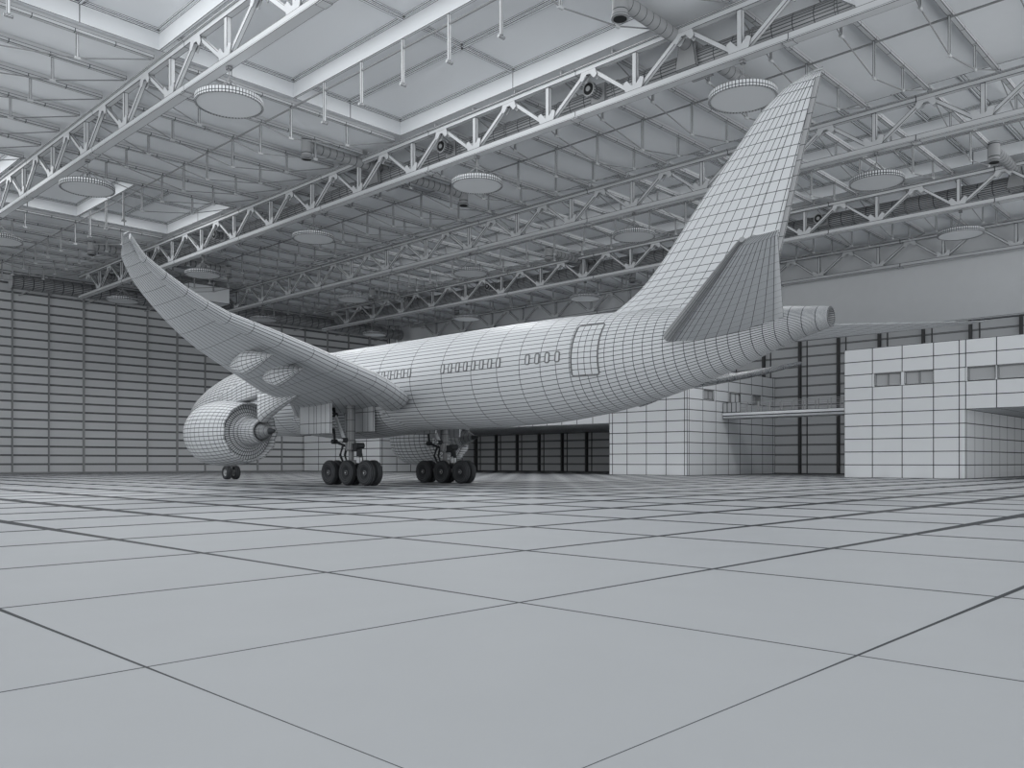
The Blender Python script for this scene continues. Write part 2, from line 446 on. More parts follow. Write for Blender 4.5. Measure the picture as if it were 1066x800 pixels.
for y, wh in ((25.5, 'right of the tail fin'), (58.3, 'over the middle of the fuselage'), (78.3, 'far end of the fourth truss duct')): nozzle(58.6, y, wh)
# air handling unit hung at the far end
t = thing('air_handling_unit', 'pale boxy air handling unit hanging behind the near wing tip', 'air unit', (39.6, 80.6, 16.9))
mb = MB(); mb.box(37.6, 41.9, 79.4, 81.9, 16.9, 18.5); mb.build('casing', 'annex', t)
mb = MB(); mb.box(37.3, 42.1, 79.3, 82.0, 18.5, 18.6); mb.build('cover', 'duct', t)
mb = MB(); mb.tube([(36.6, 80.7, 17.6), (36.3, 80.7, 17.6), (34.6, 80.7, 18.2), (33, 80.7, 18.4)], .4, 16); mb.build('pipe', 'duct', t)
mb = MB()
for x in (38, 41.6):
    for y in (79.6, 81.7): mb.bar((x, y, 18.6), (x, y, ROOF), .06, .06)
mb.build('hanger', 'rod', t)

# ------------------------------------------------------------------ annex buildings inside the hall
XB = 57.3; ZA = 10*R
def face_x(mb, cols, zs, X, skip=None, **k):
    for i in range(len(cols)-1):
        for j in range(len(zs)-1):
            y0, y1, z0, z1 = cols[i], cols[i+1], zs[j], zs[j+1]
            if skip and skip((y0+y1)/2, (z0+z1)/2): continue
            mb.quad((X, y1, z0), (X, y0, z0), (X, y0, z1), (X, y1, z1), **k)
zr = [R*i for i in range(11)]
# near block with the covered bay
t = thing('annex_building', 'pale panelled box building at the right edge with a recessed bay', 'building', (60, 14, 0))
mb = MB(1.1)
cols = [23.65, 21.77, 19.87, 17.96, 16.46, 16.09]; c2 = [16.09, 14.38, 12.5, 10.6, 8.7, 6.8, 4.9, 3, 1.1]
wz = (6.1, 6.95)
W1 = [(21.62, 19.97), (19.70, 17.98)]; W2 = [(15.97, 14.45), (14.33, 12.6), (12.4, 10.7)]
zB = sorted(set([round(z, 3) for z in zr]))
def sk(y, z): return 6.05 < z < 6.9 and any(b-.05 < y < a+.05 for a, b in W1+W2)
allc = sorted(cols+c2[1:]); 
mb.k = .85; face_x(mb, sorted(cols), zr, XB, skip=sk); face_x(mb, sorted(c2), [z for z in zr if z > 4.3], XB, skip=sk)
# wall strips round the window openings in row seven
for y1, y0 in ((21.77, 21.62), (19.97, 19.87), (19.87, 19.70), (16.09, 15.97), (14.45, 14.38), (14.38, 14.33), (12.6, 12.5), (12.5, 12.4), (10.7, 10.6)):
    mb.quad((XB, y1, 6.048), (XB, y0, 6.048), (XB, y0, 6.912), (XB, y1, 6.912), lines=(0, 0))
xs = [XB]; 
while xs[-1]+1.9 < XW: xs.append(xs[-1]+1.9)
xs.append(XW)
xs.insert(1, XB+.25)
zl = [R*i for i in range(6)]
for i in range(len(xs)-1):
    for j in range(5): mb.quad((xs[i], 16.09, zl[j]), (xs[i+1], 16.09, zl[j]), (xs[i+1], 16.09, zl[j+1]), (xs[i], 16.09, zl[j+1]))
    for j in range(10): mb.quad((xs[i+1], 23.65, zr[j]), (xs[i], 23.65, zr[j]), (xs[i], 23.65, zr[j+1]), (xs[i+1], 23.65, zr[j+1]))
    for j in range(len(c2)-1): mb.quad((xs[i], c2[j], 4.32), (xs[i+1], c2[j], 4.32), (xs[i+1], c2[j+1], 4.32), (xs[i], c2[j+1], 4.32))
mb.quad((XB, 23.65, ZA), (XB, 1.1, ZA), (XW, 1.1, ZA), (XW, 23.65, ZA), lines=(0, 0))
mb.quad((XB, 1.1, 4.32), (XW, 1.1, 4.32), (XW, 1.1, ZA), (XB, 1.1, ZA), lines=(0, 0))
mb.build('walls', 'annex', t)
def window_x(t, yL, yR, z0, z1, X, panes=2):
    mb = MB(.8); th = .05
    mb.box(X, X+.28, yR, yL, z0-.03, z0); mb.box(X, X+.28, yR, yL, z1, z1+.03)
    mb.box(X, X+.28, yR-.03, yR, z0, z1); mb.box(X, X+.28, yL, yL+.03, z0, z1)
    for i in range(panes+1):
        y = yR+(yL-yR)*i/panes; mb.box(X+.12, X+.24, max(yR, y-th), min(yL, y+th), z0, z1, lines=(0, 0), mi=1)
    mb.box(X+.12, X+.24, yR, yL, z1-.06, z1, lines=(0, 0), mi=1)
    f = mb.build('window', ['annex', 'frame'], t)
    for i in range(panes):
        m2 = MB(.8); ya = yR+(yL-yR)*i/panes; yb = yR+(yL-yR)*(i+1)/panes
        m2.box(X+.2, X+.22, ya, yb, z0, z1, lines=(0, 0)); m2.build('pane', 'wpane', f)
for a, b in W1: window_x(t, a, b, 6.11, 6.9, XB)
for a, b in W2: window_x(t, a, b, 6.11, 6.9, XB, 1)
# long block behind the aircraft
t = thing('annex_building', 'long pale panelled building behind the aircraft with a wide dark opening', 'building', (60, 60, 0))
mb = MB(1.1)
cA = [36.0, 36.25, 37.95, 39.84, 41.76, 43.26, 43.6]; cB = [43.6]+[45.37+1.74*k for k in range(17)]+[75.0]; cC = [75.0, 77.5, 80.5, 83.5, 87.0, YW-.2]
S1 = [(41.65, 40.15)]
mb.k = .85; face_x(mb, cA, zr, XB, skip=lambda y, z: 6.05 < z < 6.9 and 39.9 < y < 41.7); face_x(mb, cB, [z for z in zr if z > 4.3], XB); face_x(mb, cC, zr, XB)
for y1, y0 in ((41.76, 41.65), (40.15, 39.84)): mb.quad((XB, y1, 6.048), (XB, y0, 6.048), (XB, y0, 6.912), (XB, y1, 6.912), lines=(0, 0))
sxs = [57.3, 57.57, 59.6, 61.6, 63.63, 65.6, 67.57, 69.56, 71.5, 71.9]
SW = [(59.7, 61.3), (63.66, 65.34), (67.75, 69.2)]
def ssk(x, z): 
    if 6.05 < z < 6.9: return any(a-.05 < x < b+.1 for a, b in SW)
    return False
for i in range(len(sxs)-1):
    for j in range(10):
        if ssk((sxs[i]+sxs[i+1])/2, (zr[j]+zr[j+1])/2): continue
        mb.quad((sxs[i], 36, zr[j]), (sxs[i+1], 36, zr[j]), (sxs[i+1], 36, zr[j+1]), (sxs[i], 36, zr[j+1]))
        # the side of the opening, facing away
        if j < 5: mb.quad((sxs[i], 75.0, zr[j]), (sxs[i+1], 75.0, zr[j]), (sxs[i+1], 75.0, zr[j+1]), (sxs[i], 75.0, zr[j+1]))
        if j < 5: mb.quad((sxs[i+1], 43.6, zr[j]), (sxs[i], 43.6, zr[j]), (sxs[i], 43.6, zr[j+1]), (sxs[i+1], 43.6, zr[j+1]))
    for j in range(len(cB)-1): mb.quad((sxs[i], cB[j], 4.32), (sxs[i+1], cB[j], 4.32), (sxs[i+1], cB[j+1], 4.32), (sxs[i], cB[j+1], 4.32))
for a, b in ((59.6, 59.7), (61.3, 61.6), (63.63, 63.66), (65.34, 65.6), (67.57, 67.75), (69.2, 69.56)):
    mb.quad((a, 36, 6.048), (b, 36, 6.048), (b, 36, 6.912), (a, 36, 6.912), lines=(0, 0))
mb.quad((XB, YW-.2, ZA), (XB, 36, ZA), (XW-.4, 36, ZA), (XW-.4, YW-.2, ZA), lines=(0, 0))
mb.build('walls', 'annex', t)
window_x(t, 41.65, 40.15, 6.11, 6.88, XB)
def window_y(t, xa, xb, z0, z1, Y, nm='window', mull=.55):
    mb = MB(.8)
    if nm == 'window':
        mb.box(xa, xb, Y, Y+.28, z0-.05, z0); mb.box(xa, xb, Y, Y+.28, z1, z1+.02)
        mb.box(xa-.03, xa, Y, Y+.28, z0, z1); mb.box(xb, xb+.03, Y, Y+.28, z0, z1)
        fy = Y+.08
    else: fy = Y-.1
    for x in (xa, xa+(xb-xa)*mull-.06, xb-.12): mb.box(x, x+.12, fy, fy+.08, z0, z1, lines=(0, 0), mi=1)
    for z in (z0, z1-.09): mb.box(xa, xb, fy, fy+.08, z, z+.09, lines=(0, 0), mi=1)
    f = mb.build(nm, ['annex', 'frame'], t)
    m2 = MB(.8); m2.box(xa, xb, fy+.05, fy+.07, z0, z1, lines=(0, 0)); m2.build('pane' if nm == 'window' else 'door_leaf', 'wpane' if nm == 'window' else 'annex', f)
window_y(t, 59.7, 61.3, 6.11, 6.9, 36); window_y(t, 67.75, 69.2, 6.11, 6.9, 36)
mb = MB(); mb.quad((63.6, 36, 6.048), (65.6, 36, 6.048), (65.6, 36, 6.912), (63.6, 36, 6.912), lines=(0, 0)); mb.build('door_backing', 'annex', t)
window_y(t, 63.75, 65.3, 5.2, 6.86, 35.98, 'door')

# footbridge between both blocks
t = thing('footbridge', 'slim white footbridge with railing between the two panelled buildings', 'footbridge', (62.9, 29.8, 4.62))
mb = MB(.9)
n = 6
for i in range(n):
    a = 23.66+(35.9-23.66)*i/n; b = 23.66+(35.9-23.66)*(i+1)/n
    mb.box(62.5, 64.4, a, b, 4.85, 5.12, lines=(0, 1)); mb.box(62.62, 64.2, a, b, 4.62, 4.85, lines=(0, 1))
mb.build('bridge_deck', 'annex', t)
mb = MB(.9)
for z in (5.35, 5.6, 5.9): mb.bar((62.6, 23.7, z), (62.6, 35.9, z), .035, .035, lines=(0, 0)); mb.bar((64.3, 23.7, z), (64.3, 35.9, z), .035, .035, lines=(0, 0))
mb.build('handrail', 'gear', t)
for i in range(13):
    for x in (62.6, 64.3):
        y = 23.9+i*.98; mb = MB(.9); mb.box(x-.03, x+.03, y-.03, y+.03, 5.12, 5.9, lines=(0, 0)); mb.build('railing_post', 'gear', t)
mb = MB(1.1)
for i in range(4): mb.box(62.54, 62.58, 34.3+i*.4, 34.7+i*.4, 5.12, 5.95)
mb.build('end_panel', 'wpane', t)
for y in (26.2, 29, 31.8, 34.2):
    mb = MB(.9); mb.tube([(63.4, y, 4.62), (63.4, y, 4.58)], .3, 14, lines=(0, 0)); mb.build('downlight', 'gear', t)

# ------------------------------------------------------------------ the aircraft
XA = 25.1
plane = thing('airliner', 'large twin-engine airliner in bare panelled skin parked in the hangar', 'airplane', (XA, 31, 0))
def lerp(a, b, t): return a+(b-a)*t
def interp(tab, y):
    if y <= tab[0][0]: return tab[0][1:]
    for p, q in zip(tab[:-1], tab[1:]):
        if y <= q[0]:
            f = (y-p[0])/(q[0]-p[0]); return tuple(lerp(a, b, f) for a, b in zip(p[1:], q[1:]))
    return tab[-1][1:]
# y, bottom z, top z, half width
FT = [(10.75, 5.10, 5.72, .30), (12.1, 4.75, 5.90, .56), (14.1, 4.02, 6.14, .98), (16.4, 3.36, 6.36, 1.42), (18.8, 2.87, 6.50, 1.78), (21.5, 2.56, 6.59, 1.99),
      (24.5, 2.47, 6.61, 2.07), (42.5, 2.47, 6.61, 2.07), (45, 2.52, 6.42, 2.02), (47, 2.65, 6.02, 1.88), (48.6, 2.85, 5.55, 1.62), (50, 3.12, 5.05, 1.25), (51.1, 3.42, 4.62, .8), (51.8, 3.72, 4.3, .38), (52.05, 3.95, 4.08, .06)]
def smooth_interp(y):
    # Catmull-like smoothing: average of nearby linear samples
    w = .7
    acc = [0, 0, 0]; n = 5
    for i in range(n):
        yy = min(max(y+(i-(n-1)/2)*w/2, FT[0][0]), FT[-1][0])
        for k, vv in enumerate(interp(FT, yy)): acc[k] += vv/n
    return acc if FT[0][0]+.8 < y < FT[-1][0]-1.6 else list(interp(FT, y))
def fus(y, ang, off=0):
    b, t_, hw = smooth_interp(y); zc = (b+t_)/2; rz = (t_-b)/2
    return V((XA+(hw+off)*math.cos(ang), y, zc+(rz+off)*math.sin(ang)))
NA = 68
st = [10.75, 11.1, 11.5, 11.9]+[12.3+.36*i for i in range(20)]+[19.5, 20.1, 20.8, 21.8, 22.95, 24.35, 26.1, 28.1, 30.3, 32.6, 34.9, 37.2, 39.5, 41.5]+[43+.55*i for i in range(16)]+[51.6, 51.85, 52.05]
mb = MB(.75)
mb.loft([[fus(y, 2*PI*(i+.5)/NA) for i in range(NA)] for y in st], cap=(False, True))
mb.build('fuselage', 'skin', plane)
mb = MB(.9)    # hollow auxiliary exhaust at the tail end
r0 = [fus(10.75, 2*PI*i/24) for i in range(24)]
mid = V((XA, 10.75, 5.41))
ring2 = [mid+(p-mid)*.8+V((0, 0, 0)) for p in r0]; ring3 = [mid+(p-mid)*.78+V((0, .5, 0)) for p in r0]
mb.loft([r0, ring2, ring3], cap=(False, True)); mb.build('tail_exhaust', 'gear', plane)
# belly fairing
mb = MB(.75); rings = []
for i in range(15):
    u = i/14; y = 26.2+u*16.2; s = math.sin(PI*min(max(u, .02), .98))**.55
    rings.append([V((XA+1.95*s*math.cos(a), y, 3.55-1.38*s*math.sin(a)*1.0)) for a in [PI*j/28 for j in range(29)]])
mb.loft(rings, close=False); mb.build('belly_fairing', 'skin', plane)

# passenger windows and door on the visible side
def surf_z(y, z, off):
    b, t_, hw = smooth_interp(y); zc = (b+t_)/2; rz = (t_-b)/2
    a = PI-math.asin(max(-1, min(1, (z-zc)/rz)))
    return fus(y, a, off)
def rr_outline(cy, cz, w_, h_, r, n=4):
    pts = []
    for sx_, sz_, a0 in ((1, 1, 0), (-1, 1, PI/2), (-1, -1, PI), (1, -1, 1.5*PI)):
        for k in range(n+1):
            a = a0+PI/2*k/n; pts.append((cy+sx_*(w_/2-r)+r*math.cos(a), cz+sz_*(h_/2-r)+r*math.sin(a)))
    out = []
    for p, q in zip(pts, pts[1:]+pts[:1]):
        m = max(1, int(math.hypot(q[0]-p[0], q[1]-p[1])/.12))
        out += [(lerp(p[0], q[0], t/m), lerp(p[1], q[1], t/m)) for t in range(m)]
    return out
def port(name, cy, cz, w_, h_, r, fw, k=1):
    o = rr_outline(cy, cz, w_, h_, r); i_ = rr_outline(cy, cz, w_-2*fw, h_-2*fw, max(r-fw, .01))
    mb = MB(.5); A = [surf_z(a, b, .002) for a, b in o]; B = [surf_z(a, b, .028) for a, b in o]; D = [surf_z(a, b, .028) for a, b in i_]; E = [surf_z(a, b, .004) for a, b in i_]
    mb.loft([A, B, D, E], cap=(False, False), lines=(0, 0)); return mb, i_
WINS = [28.15+.45*i for i in range(9)]+[22.87+.45*i for i in range(8)]+[20.02+.46*i for i in range(4)]
for y in WINS:
    mb, inn = port('cabin_window', y, 4.83, .22, .40, .08, .042)
    f = mb.build('cabin_window', 'seal', plane)
    m2 = MB(.5); m2.poly([surf_z(a, b, .014) for a, b in reversed(inn)], lines=(0, 0)); m2.build('pane', 'skin', f)
mb, inn = port('door', 18.86, 5.0, 1.15, 1.87, .12, .036)
f = mb.build('cabin_door', 'seal', plane)
mb = MB(.75); ny, nz = 4, 9
for i in range(ny):
    for j in range(nz):
        y0 = 18.33+i*1.06/ny; y1 = 18.33+(i+1)*1.06/ny; z0 = 4.11+j*1.78/nz; z1 = 4.11+(j+1)*1.78/nz
        mb.quad(surf_z(y1, z0, .012), surf_z(y0, z0, .012), surf_z(y0, z1, .012), surf_z(y1, z1, .012))
mb.build('door_skin', 'skin', f)

# ---- wings
# station: offset from centre line, leading-edge y, trailing-edge y, z, thickness
WS = [(1.4, 38.3, 28.9, 3.72, .95), (2.6, 36.4, 27.95, 3.86, .86), (4.2, 34.1, 26.75, 4.08, .72), (6.0, 32.35, 25.6, 4.28, .60), (8.0, 30.4, 24.55, 4.46, .48), (10.0, 28.5, 23.55, 4.72, .38), (11.8, 26.95, 22.85, 4.98, .30),
      (13.3, 25.6, 22.35, 5.2, .24), (14.4, 24.5, 21.8, 5.42, .19), (15.3, 23.45, 21.2, 5.62, .15), (16.1, 22.35, 20.65, 5.84, .11), (16.75, 21.25, 20.2, 6.05, .07), (17.2, 19.95, 19.6, 6.26, .03)]
DROOP = [(1.4, .25), (4.2, .35), (6.0, .45), (8.0, .52), (10.0, .42), (11.8, .38), (13.3, .2), (14.4, .08), (15.3, 0), (17.3, 0)]
def wing_st(b):
    return interp(WS, b)
def af(sgn, b, yl, yt, z, th, u, up):
    # u: 0 at leading edge .. 1 at trailing edge
    t_ = th*(2.97*math.sqrt(max(u, 0))-1.26*u-3.516*u*u+2.843*u**3-1.015*u**4)*1.0*.5/.5*.5
    z -= interp(DROOP, b)[0]*(1-u)**1.3
    return V((XA+sgn*b, lerp(yl, yt, u), z+(t_*1.0 if up else -t_*.75)))
cu = [0, .015, .05, .10, .16, .22, .28, .34, .40, .46, .52, .58, .64, .69, .735, .77, .80]
FLAPU = .80
spans = [1.4, 2.0, 2.6, 4.2, 6.0, 7.6, 9.2, 10.8, 12.2, 13.3, 14.1, 14.8, 15.4, 16.0, 16.4, 16.75, 17.0, 17.2]
def build_wing(sgn):
    mb = MB(.8 if sgn < 0 else 1.6); mb.cap = .3 if sgn < 0 else .45; rings = []
    for b in spans:
        yl, yt, z, th = wing_st(b)
        lo = [af(sgn, b, yl, yt, z, th, u, False) for u in cu]; up = [af(sgn, b, yl, yt, z, th, u, True) for u in reversed(cu)]
        rings.append(lo+up[:-1])
    if sgn > 0: rings = [list(reversed(r)) for r in rings]
    mb.loft(rings, cap=(True, True))
    wg = mb.build('wing', 'skin', plane)
    # round-backed flap and aileron pieces along the trailing edge
    cuts = [(1.9, 2.1, 2.5, 3.0, 3.7, 4.6, 5.6), (5.6, 7.0, 8.3, 9.7), (9.7, 11.2, 12.4, 13.3), (13.3, 14.2, 15.0, 15.8, 16.5, 17.15)]
    for c in cuts:
        mb = MB(.7); rings = []
        for b in c:
            yl, yt, z, th = wing_st(b); ch = (yl-yt)
            h = .46*min(1, .14+.86*((17.3-b)/15)**1.0)*(.8 if b < 2.0 else 1)
            ym = yt+ch*.10; a_ = ch*.115
            ring = []
            for i in range(16):
                a = 2*PI*i/16
                ring.append(V((XA+sgn*b, ym+a_*math.cos(a), z-.06+h*1.08*math.sin(a)-.06*h*math.cos(a))))
            rings.append(ring if sgn > 0 else list(reversed(ring)))
        mb.cap = .12 if sgn < 0 else .45; mb.k = .8 if sgn < 0 else 1.6
        mb.loft(rings); mb.build('flap', 'skin', wg)
    # flap track fairings: rounded front, pointed tail
    for b, yf, yr, zz, rad in ((9.2, 27.7, 25.05, 4.05, .38), (11.1, 26.5, 23.85, 4.22, .36)):
        mb = MB(.7); rings = []
        for i in range(12):
            u = i/11; rr_ = rad*(math.sin(PI*min(u*1.7, 1)/2)**.6 if u < .3 else (1-((u-.3)/.7)**1.5)) if i else .03
            rr_ = max(rr_, .02)
            y = lerp(yf, yr, u); zc = zz+.16*u
            rings.append([V((XA+sgn*b+rr_*.8*math.cos(2*PI*j/16), y, zc+rr_*1.15*math.sin(2*PI*j/16))) for j in range(16)])
        mb.loft(rings); mb.build('flap_track_fairing', 'skin', wg)
for s in (-1, 1): build_wing(s)

# ---- engines
def build_engine(sgn):
    xc = XA+sgn*6.0; zc = 2.36; SH = -.3
    def ring(r, y, n=40, dz=0): return [V((xc+r*math.cos(2*PI*i/n), y+SH, zc+dz+r*math.sin(2*PI*i/n))) for i in range(n)]
    prof = [(38.2, .98), (38.42, 1.12), (38.5, 1.2), (38.45, 1.28), (38.3, 1.36), (38.1, 1.42), (37.9, 1.46), (37.6, 1.485), (37.3, 1.5), (36.9, 1.5), (36.5, 1.49), (36.1, 1.47), (35.7, 1.44), (35.35, 1.4), (35.05, 1.36), (34.8, 1.325)]
    mb = MB(.75); rings = [ring(r, y, 48) for y, r in prof]
    # chevrons on the trailing rim
    chev = [V((xc+1.29*math.cos(2*PI*i/48), 34.38-.07*abs(2-i % 4), zc+1.29*math.sin(2*PI*i/48))) for i in range(48)]
    rings.append(chev)
    rings.append([V((xc+1.24*math.cos(2*PI*i/48), 34.38-.07*abs(2-i % 4), zc+1.24*math.sin(2*PI*i/48))) for i in range(48)])
    rings.append(ring(1.22, 35.1, 48))
    mb.loft(rings, cap=(False, False))
    na = mb.build('engine_nacelle', 'skin', plane)
    mb = MB(.75)
    mb.loft([ring(r, y, 60) for y, r in ((35.1, 1.22), (35.0, 1.05), (34.9, .88), (34.78, .74), (34.65, .62))], cap=(True, False)); mb.build('core_cowl', 'skin', na)
    mb = MB(.7)
    mb.loft([ring(r, y, 48) for y, r in ((34.65, .62), (34.4, .6), (34.1, .57), (33.85, .53), (33.6, .48), (33.58, .43), (33.9, .41))], cap=(False, False)); mb.build('exhaust_nozzle', 'skin', na)
    mb = MB(.7)
    mb.loft([ring(r, y, 32) for y, r in ((34.0, .41), (33.7, .37), (33.4, .31), (33.15, .23), (32.98, .15))], cap=(True, True)); mb.build('exhaust_cone', 'gear', na)
    mb = MB(.7)
    mb.loft([ring(r, y, 20) for y, r in ((33.0, .15), (32.8, .1), (32.6, .04))], cap=(False, True), lines=(0, 0)); mb.build('cone_tip', 'dark', na)
    mb = MB(.7)      # front fan with spinner
    mb.loft([ring(1.14, 37.85, 36), ring(.5, 37.8, 36), ring(.3, 38.0, 36), ring(.03, 38.3, 36)], cap=(True, True)); mb.build('fan', 'gear', na)
    mb = MB(.7); mb.loft([ring(.98, 38.2, 48), ring(1.14, 37.9, 48), ring(1.14, 37.6, 48)], cap=(False, False)); mb.build('inlet_lining', 'skin', na)
    # pylon: curved panel up from the nacelle to the wing
    mb = MB(.7); rings = []
    N_ = 14
    for i in range(N_+1):
        y = 37.6-(37.6-31.6)*i/N_
        top = zc+1.45+(.85)*min(1, (37.6-y)/3.4)**.8
        bot = zc+1.2 if y > 35.2 else min(lerp(zc+1.33, zc+1.75, (35.2-y)/3.6), top-.1)
        hw = .30*min(1, .15+(37.6-y)/1.5)
        rg = []
        for j in range(7): rg.append(V((xc-hw, y, lerp(bot, top, j/6))))
        for j in range(7): rg.append(V((xc+hw, y, lerp(top, bot, j/6))))
        rings.append(rg)
    mb.loft(rings); mb.build('pylon', 'skin', plane)
    # tapering aft fairing below the wing
    mb = MB(.7); rings = []
    for i in range(13):
        u = i/12; y = lerp(33.2, 29.6, u); top = lerp(3.95, 4.1, u); bot = lerp(2.75, 4.0, u**.8); hw = lerp(.32, .03, u**1.3)
        rings.append([V((xc-hw, y, lerp(top, bot, j/7))) for j in range(7)]+[V((xc-hw*.5, y, bot)), V((xc+hw*.5, y, bot))]+[V((xc+hw, y, lerp(bot, top, (j+1)/7))) for j in range(7)])
    mb.loft(rings); mb.build('pylon_fairing', 'skin', plane)
for s in (-1, 1): build_engine(s)

# ---- fin and tailplane
def foil_loft(mb, sections, cu_, th_dir):
    # sections: (LE point, TE point, thickness); symmetric aerofoil, th_dir is the thickness direction
    rings = []
    for le, te, th in sections:
        le = V(le); te = V(te); a = []; b = []
        for u in cu_:
            t_ = th*(2.97*math.sqrt(u)-1.26*u-3.516*u*u+2.843*u**3-1.015*u**4)*.5
            p = le+(te-le)*u; a.append(p+V(th_dir)*t_); b.append(p-V(th_dir)*t_)
        rings.append(a+b[::-1][:-1])
    mb.loft(rings)
LE = [(19.3, 6.3), (18.68, 6.59), (18.15, 6.88), (17.57, 7.27), (16.95, 7.86), (16.34, 8.54), (15.19, 9.89), (13.93, 11.27), (13.03, 12.25), (12.45, 12.62), (12.18, 12.78)]
def le_at(z):
    for p, q in zip(LE[:-1], LE[1:]):
        if z <= q[1]: return lerp(p[0], q[0], (z-p[1])/(q[1]-p[1]))
    return LE[-1][0]
secs = []
zl_ = [6.0, 6.25, 6.42, 6.6, 6.78, 6.96, 7.16, 7.38, 7.62]+[7.9+.33*i for i in range(15)]+[12.72]
for z in zl_:
    yl = le_at(max(z, 6.3)); yt = 12.36+(7.83-z)*.29 if z < 7.83 else 12.36-(z-7.83)*.255
    secs.append(((XA, yl, z), (XA, yt, z), .42 if z < 7.5 else lerp(.40, .14, (z-7.5)/5.3)))
secs.append(((XA, 11.55, 12.95), (XA, 11.05, 12.93), .06)); secs.append(((XA, 11.15, 13.03), (XA, 11.0, 13.03), .03))
mb = MB(.75)
fcu = [0, .012, .03, .07, .15, .24, .33, .42, .51, .60, .68, .745, .75, .84, .93, 1]
foil_loft(mb, secs, fcu, (1, 0, 0)); fin = mb.build('tail_fin', 'skin', plane)
def rudder():
    mb = MB(.8); rings = []
    for z in [7.2+.45*i for i in range(12)]+[12.75]:
        yt = 12.36+(7.83-z)*.29 if z < 7.83 else 12.36-(z-7.83)*.255
        c = .13
        rings.append([V((XA-.05, yt+c, z)), V((XA-.03, yt-.04, z)), V((XA+.03, yt-.04, z)), V((XA+.05, yt+c, z))])
    mb.loft(rings); mb.build('rudder_edge', 'gear', fin)
rudder()
def stab(sgn):
    mb = MB(.75)
    secs = []
    n = 12
    for i in range(n+1):
        u = i/n; b = lerp(.9, 7.75, u)
        w_ = (b-1.3)/6.7
        yl = lerp(15.6, 9.35, w_); yt = lerp(11.65, 8.5, w_); z = lerp(5.15, 5.98, w_)
        zt = lerp(5.45, 5.98, w_)
        secs.append(((XA+sgn*b, yl, z), (XA+sgn*b, yt, zt), lerp(.44, .12, max(0, w_))))
    secs.append(((XA+sgn*8.0, 9.05, 6.0), (XA+sgn*8.02, 8.46, 6.0), .05))
    if sgn < 0: foil_loft(mb, secs, [0, .01, .03, .06, .10, .16, .24, .34, .44, .54, .64, .74, .84, .92, 1], (0, 0, -1))
    else: foil_loft(mb, secs, [0, .01, .03, .06, .10, .16, .24, .34, .44, .54, .64, .74, .84, .92, 1], (0, 0, 1))
    s_ = mb.build('tailplane', 'skin', plane)
    mb = MB(.8); rings = []
    for i in range(9):
        w_ = i/8; b = lerp(1.5, 7.9, w_); yl = lerp(15.4, 9.3, w_); z = lerp(5.17, 5.98, w_); r = lerp(.2, .06, w_)
        rings.append([V((XA+sgn*b, yl+.1+r*1.2*math.cos(2*PI*j/12), z+r*math.sin(2*PI*j/12))) for j in range(12)])
    mb.loft(rings if sgn > 0 else [list(reversed(r)) for r in rings]); mb.build('leading_edge', 'gear', s_)
for s in (-1, 1): stab(s)

# ---- landing gear
def wheel(par, x, y, R_, w_, side):
    mb = MB(.7); n = 36
    def ring(r, xx): return [V((xx, y+r*math.cos(2*PI*i/n), R_+r*math.sin(2*PI*i/n))) for i in range(n)]
    p = [(-w_/2*.75, .5), (-w_/2, .62), (-w_/2, .8), (-w_/2*.8, .94), (-w_/2*.45, 1), (-w_/2*.4, .975), (-w_/2*.3, .975), (-w_/2*.25, 1), (w_/2*.25, 1), (w_/2*.3, .975), (w_/2*.4, .975), (w_/2*.45, 1), (w_/2*.8, .94), (w_/2, .8), (w_/2, .62), (w_/2*.75, .5)]
    mb.loft([ring(R_*r, x+dx) for dx, r in p], cap=(False, False), lines=(0, 1)); mb.build('tyre', 'tyre', par)
    mb = MB(.7)
    mb.loft([ring(R_*r, x+s_*w_) for s_, r in ((-.38, .5), (-.34, .44), (-.22, .38), (-.22, .16), (-.42, .14), (-.42, .05))], cap=(False, True), lines=(0, 0))
    mb.loft([ring(R_*r, x+s_*w_) for s_, r in ((.38, .5), (.34, .44), (.22, .38), (.22, .16), (.42, .14), (.42, .05))], cap=(False, True), lines=(0, 0))
    mb.build('wheel_hub', 'gear' if R_ < .5 else 'dark', par)
    mb = MB(.7); mb.tube([(x-.42*w_, y, R_), (x-.47*w_, y, R_)], R_*.06, 10, lines=(0, 0)); mb.build('hub_cap', 'bright', par)
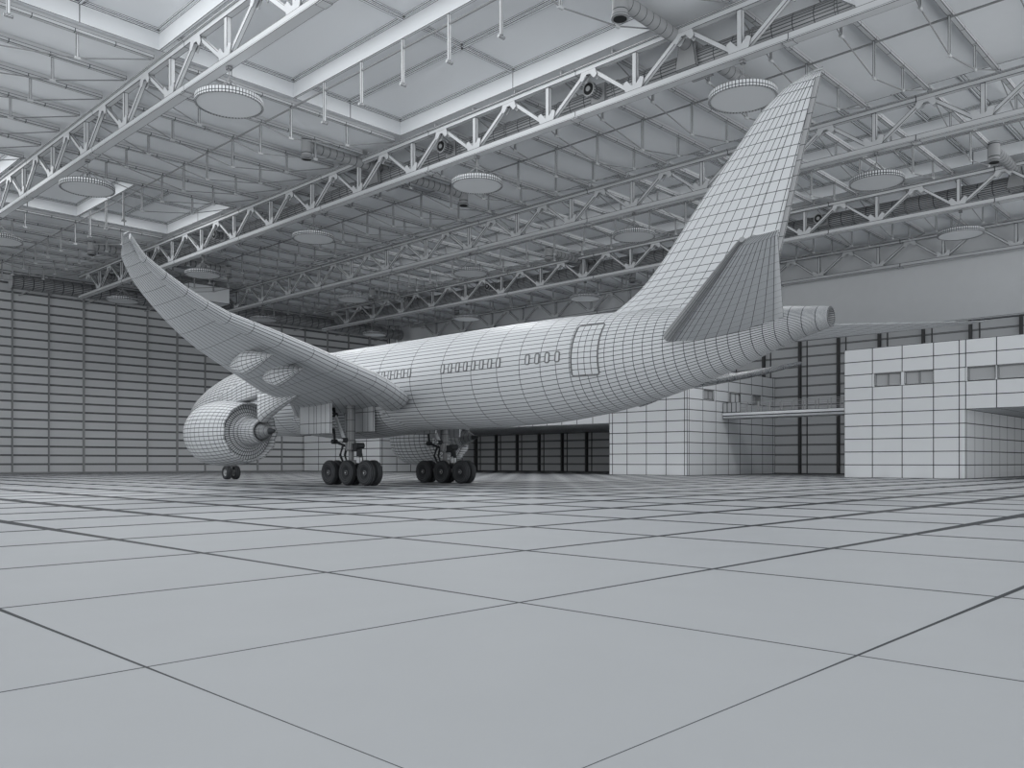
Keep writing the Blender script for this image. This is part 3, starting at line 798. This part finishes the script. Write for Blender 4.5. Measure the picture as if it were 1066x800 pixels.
def main_gear(sgn):
    x = XA+sgn*2.79; y = 31.3; zz = .56
    yy = 31.35
    mb = MB(.7)
    mb.tube([(x, yy, 3.95), (x, yy, 3.4), (x, yy, 2.9), (x, yy, 2.4), (x, yy, 2.0)], .21, 20)
    mb.tube([(x, yy, 2.0), (x, yy, 1.95), (x, yy-.05, 1.55)], .24, 20); mb.tube([(x, yy-.05, 1.55), (x, y, .8)], .12, 16)
    g = mb.build('main_landing_gear', 'gear', plane)
    mb = MB(.7); mb.bar((x, 29.8, .62), (x, 32.8, .62), .08, .2); mb.box(x-.13, x+.13, y-.25, y+.25, .75, 1.1); mb.build('bogie_beam', 'gear', g)
    for ay in (29.94, 31.3, 32.66):
        mb = MB(.7); mb.tube([(x-.3, ay, zz), (x+.3, ay, zz)], .1, 12, lines=(0, 0)); mb.build('axle', 'gear', g)
        for s2 in (-1, 1): wheel(g, x+s2*.19, ay, .56, .29, s2)
    # side brace: paired bright rods with dark end joints
    a = V((x-.28, 32.15, 3.15)); b = V((x-.3, 31.35, 2.0)); c = V((x-.25, 32.2, 1.95))
    mb = MB(.7)
    for dy in (-.05, .06): mb.tube([a+V((0, dy, 0)), b+V((0, dy, 0))], .045, 8, lines=(0, 0))
    mb.build('side_brace', 'bright', g)
    mb = MB(.7)
    for p in (a, b, c):
        mb = MB(.7); mb.tube([p+V((-.14, 0, 0)), p+V((.1, 0, 0))], .11, 14, lines=(0, 0)); mb.build('brace_joint', 'dark', g)
    mb = MB(.7)
    for p in (a, b): mb.tube([p+V((-.15, 0, 0)), p+V((-.17, 0, 0))], .06, 12, lines=(0, 0))
    mb.build('joint_cap', 'bright', g)
    mb = MB(.7); mb.tube([V((x-.2, 32.5, 3.9)), a], .07, 8, lines=(0, 0)); mb.tube([a+V((0, .1, -.6)), c], .06, 8, lines=(0, 0)); mb.tube([c, V((x, 31.5, 1.7))], .06, 8, lines=(0, 0))
    mb.tube([V((x-.1, 31.8, 1.75)), V((x-.1, 32.0, 1.35)), V((x-.05, 31.7, .8))], .055, 8, lines=(0, 0))
    mb.tube([V((x+.12, 31.8, 1.75)), V((x+.12, 31.95, 1.35)), V((x+.05, 31.6, .8))], .055, 8, lines=(0, 0)); mb.build('torque_link', 'dark', g)
    mb = MB(.7); mb.box(x-.1, x+.1, 30.75, 31.15, 1.5, 1.85); mb.box(x-.08, x+.08, 30.6, 30.8, 1.3, 1.6); mb.tube([(x, 30.65, 1.5), (x, 30.45, .75)], .09, 12); mb.tube([(x-.2, 30.7, 1.75), (x+.2, 30.7, 1.75)], .14, 12, lines=(0, 0)); mb.build('actuator', 'dark', g)
    mb = MB(.7); mb.box(x-.17, x-.02, 30.45, 30.7, .98, 1.25); mb.build('link_fork', 'bright', g)
    # doors
    dx = sgn*1.02
    mb = MB(.7)
    for i, (y0, y1) in enumerate(((31.35, 31.7), (31.7, 32.05), (32.05, 32.4), (32.4, 32.6), (32.6, 33.0), (33.0, 33.75))):
        for z0, z1 in ((2.28, 2.75), (2.75, 3.9)): mb.box(x+dx-.06, x+dx+.06, y0, y1, z0, z1)
    mb.build('gear_door', 'skin', plane)
    mb = MB(.7); dx = -sgn*.95
    for y0, y1 in ((30.9, 31.3), (31.3, 31.7), (31.7, 32.4), (32.4, 33.1)):
        for z0, z1 in ((2.4, 3.3), (3.3, 3.9)): mb.box(x+dx-.05, x+dx+.05, y0, y1, z0, z1)
    mb.build('gear_door', 'skin', plane)
for s in (-1, 1): main_gear(s)
mb = MB(.7); mb.tube([(XA, 47.6, 3.0), (XA, 47.5, 1.6), (XA, 47.4, .42)], .12, 14, rr=[.15, .14, .09])
g = mb.build('nose_landing_gear', 'gear', plane)
mb = MB(.7); mb.tube([(XA-.35, 47.4, .42), (XA+.35, 47.4, .42)], .08, 10, lines=(0, 0)); mb.tube([(XA, 49, 2.8), (XA, 47.5, 1.4)], .06, 8, lines=(0, 0)); mb.build('axle', 'gear', g)
for s2 in (-1, 1): wheel(g, XA+s2*.27, 47.4, .42, .32, s2)

for o in BUILT:
    if '_b' in o: del o['_b']
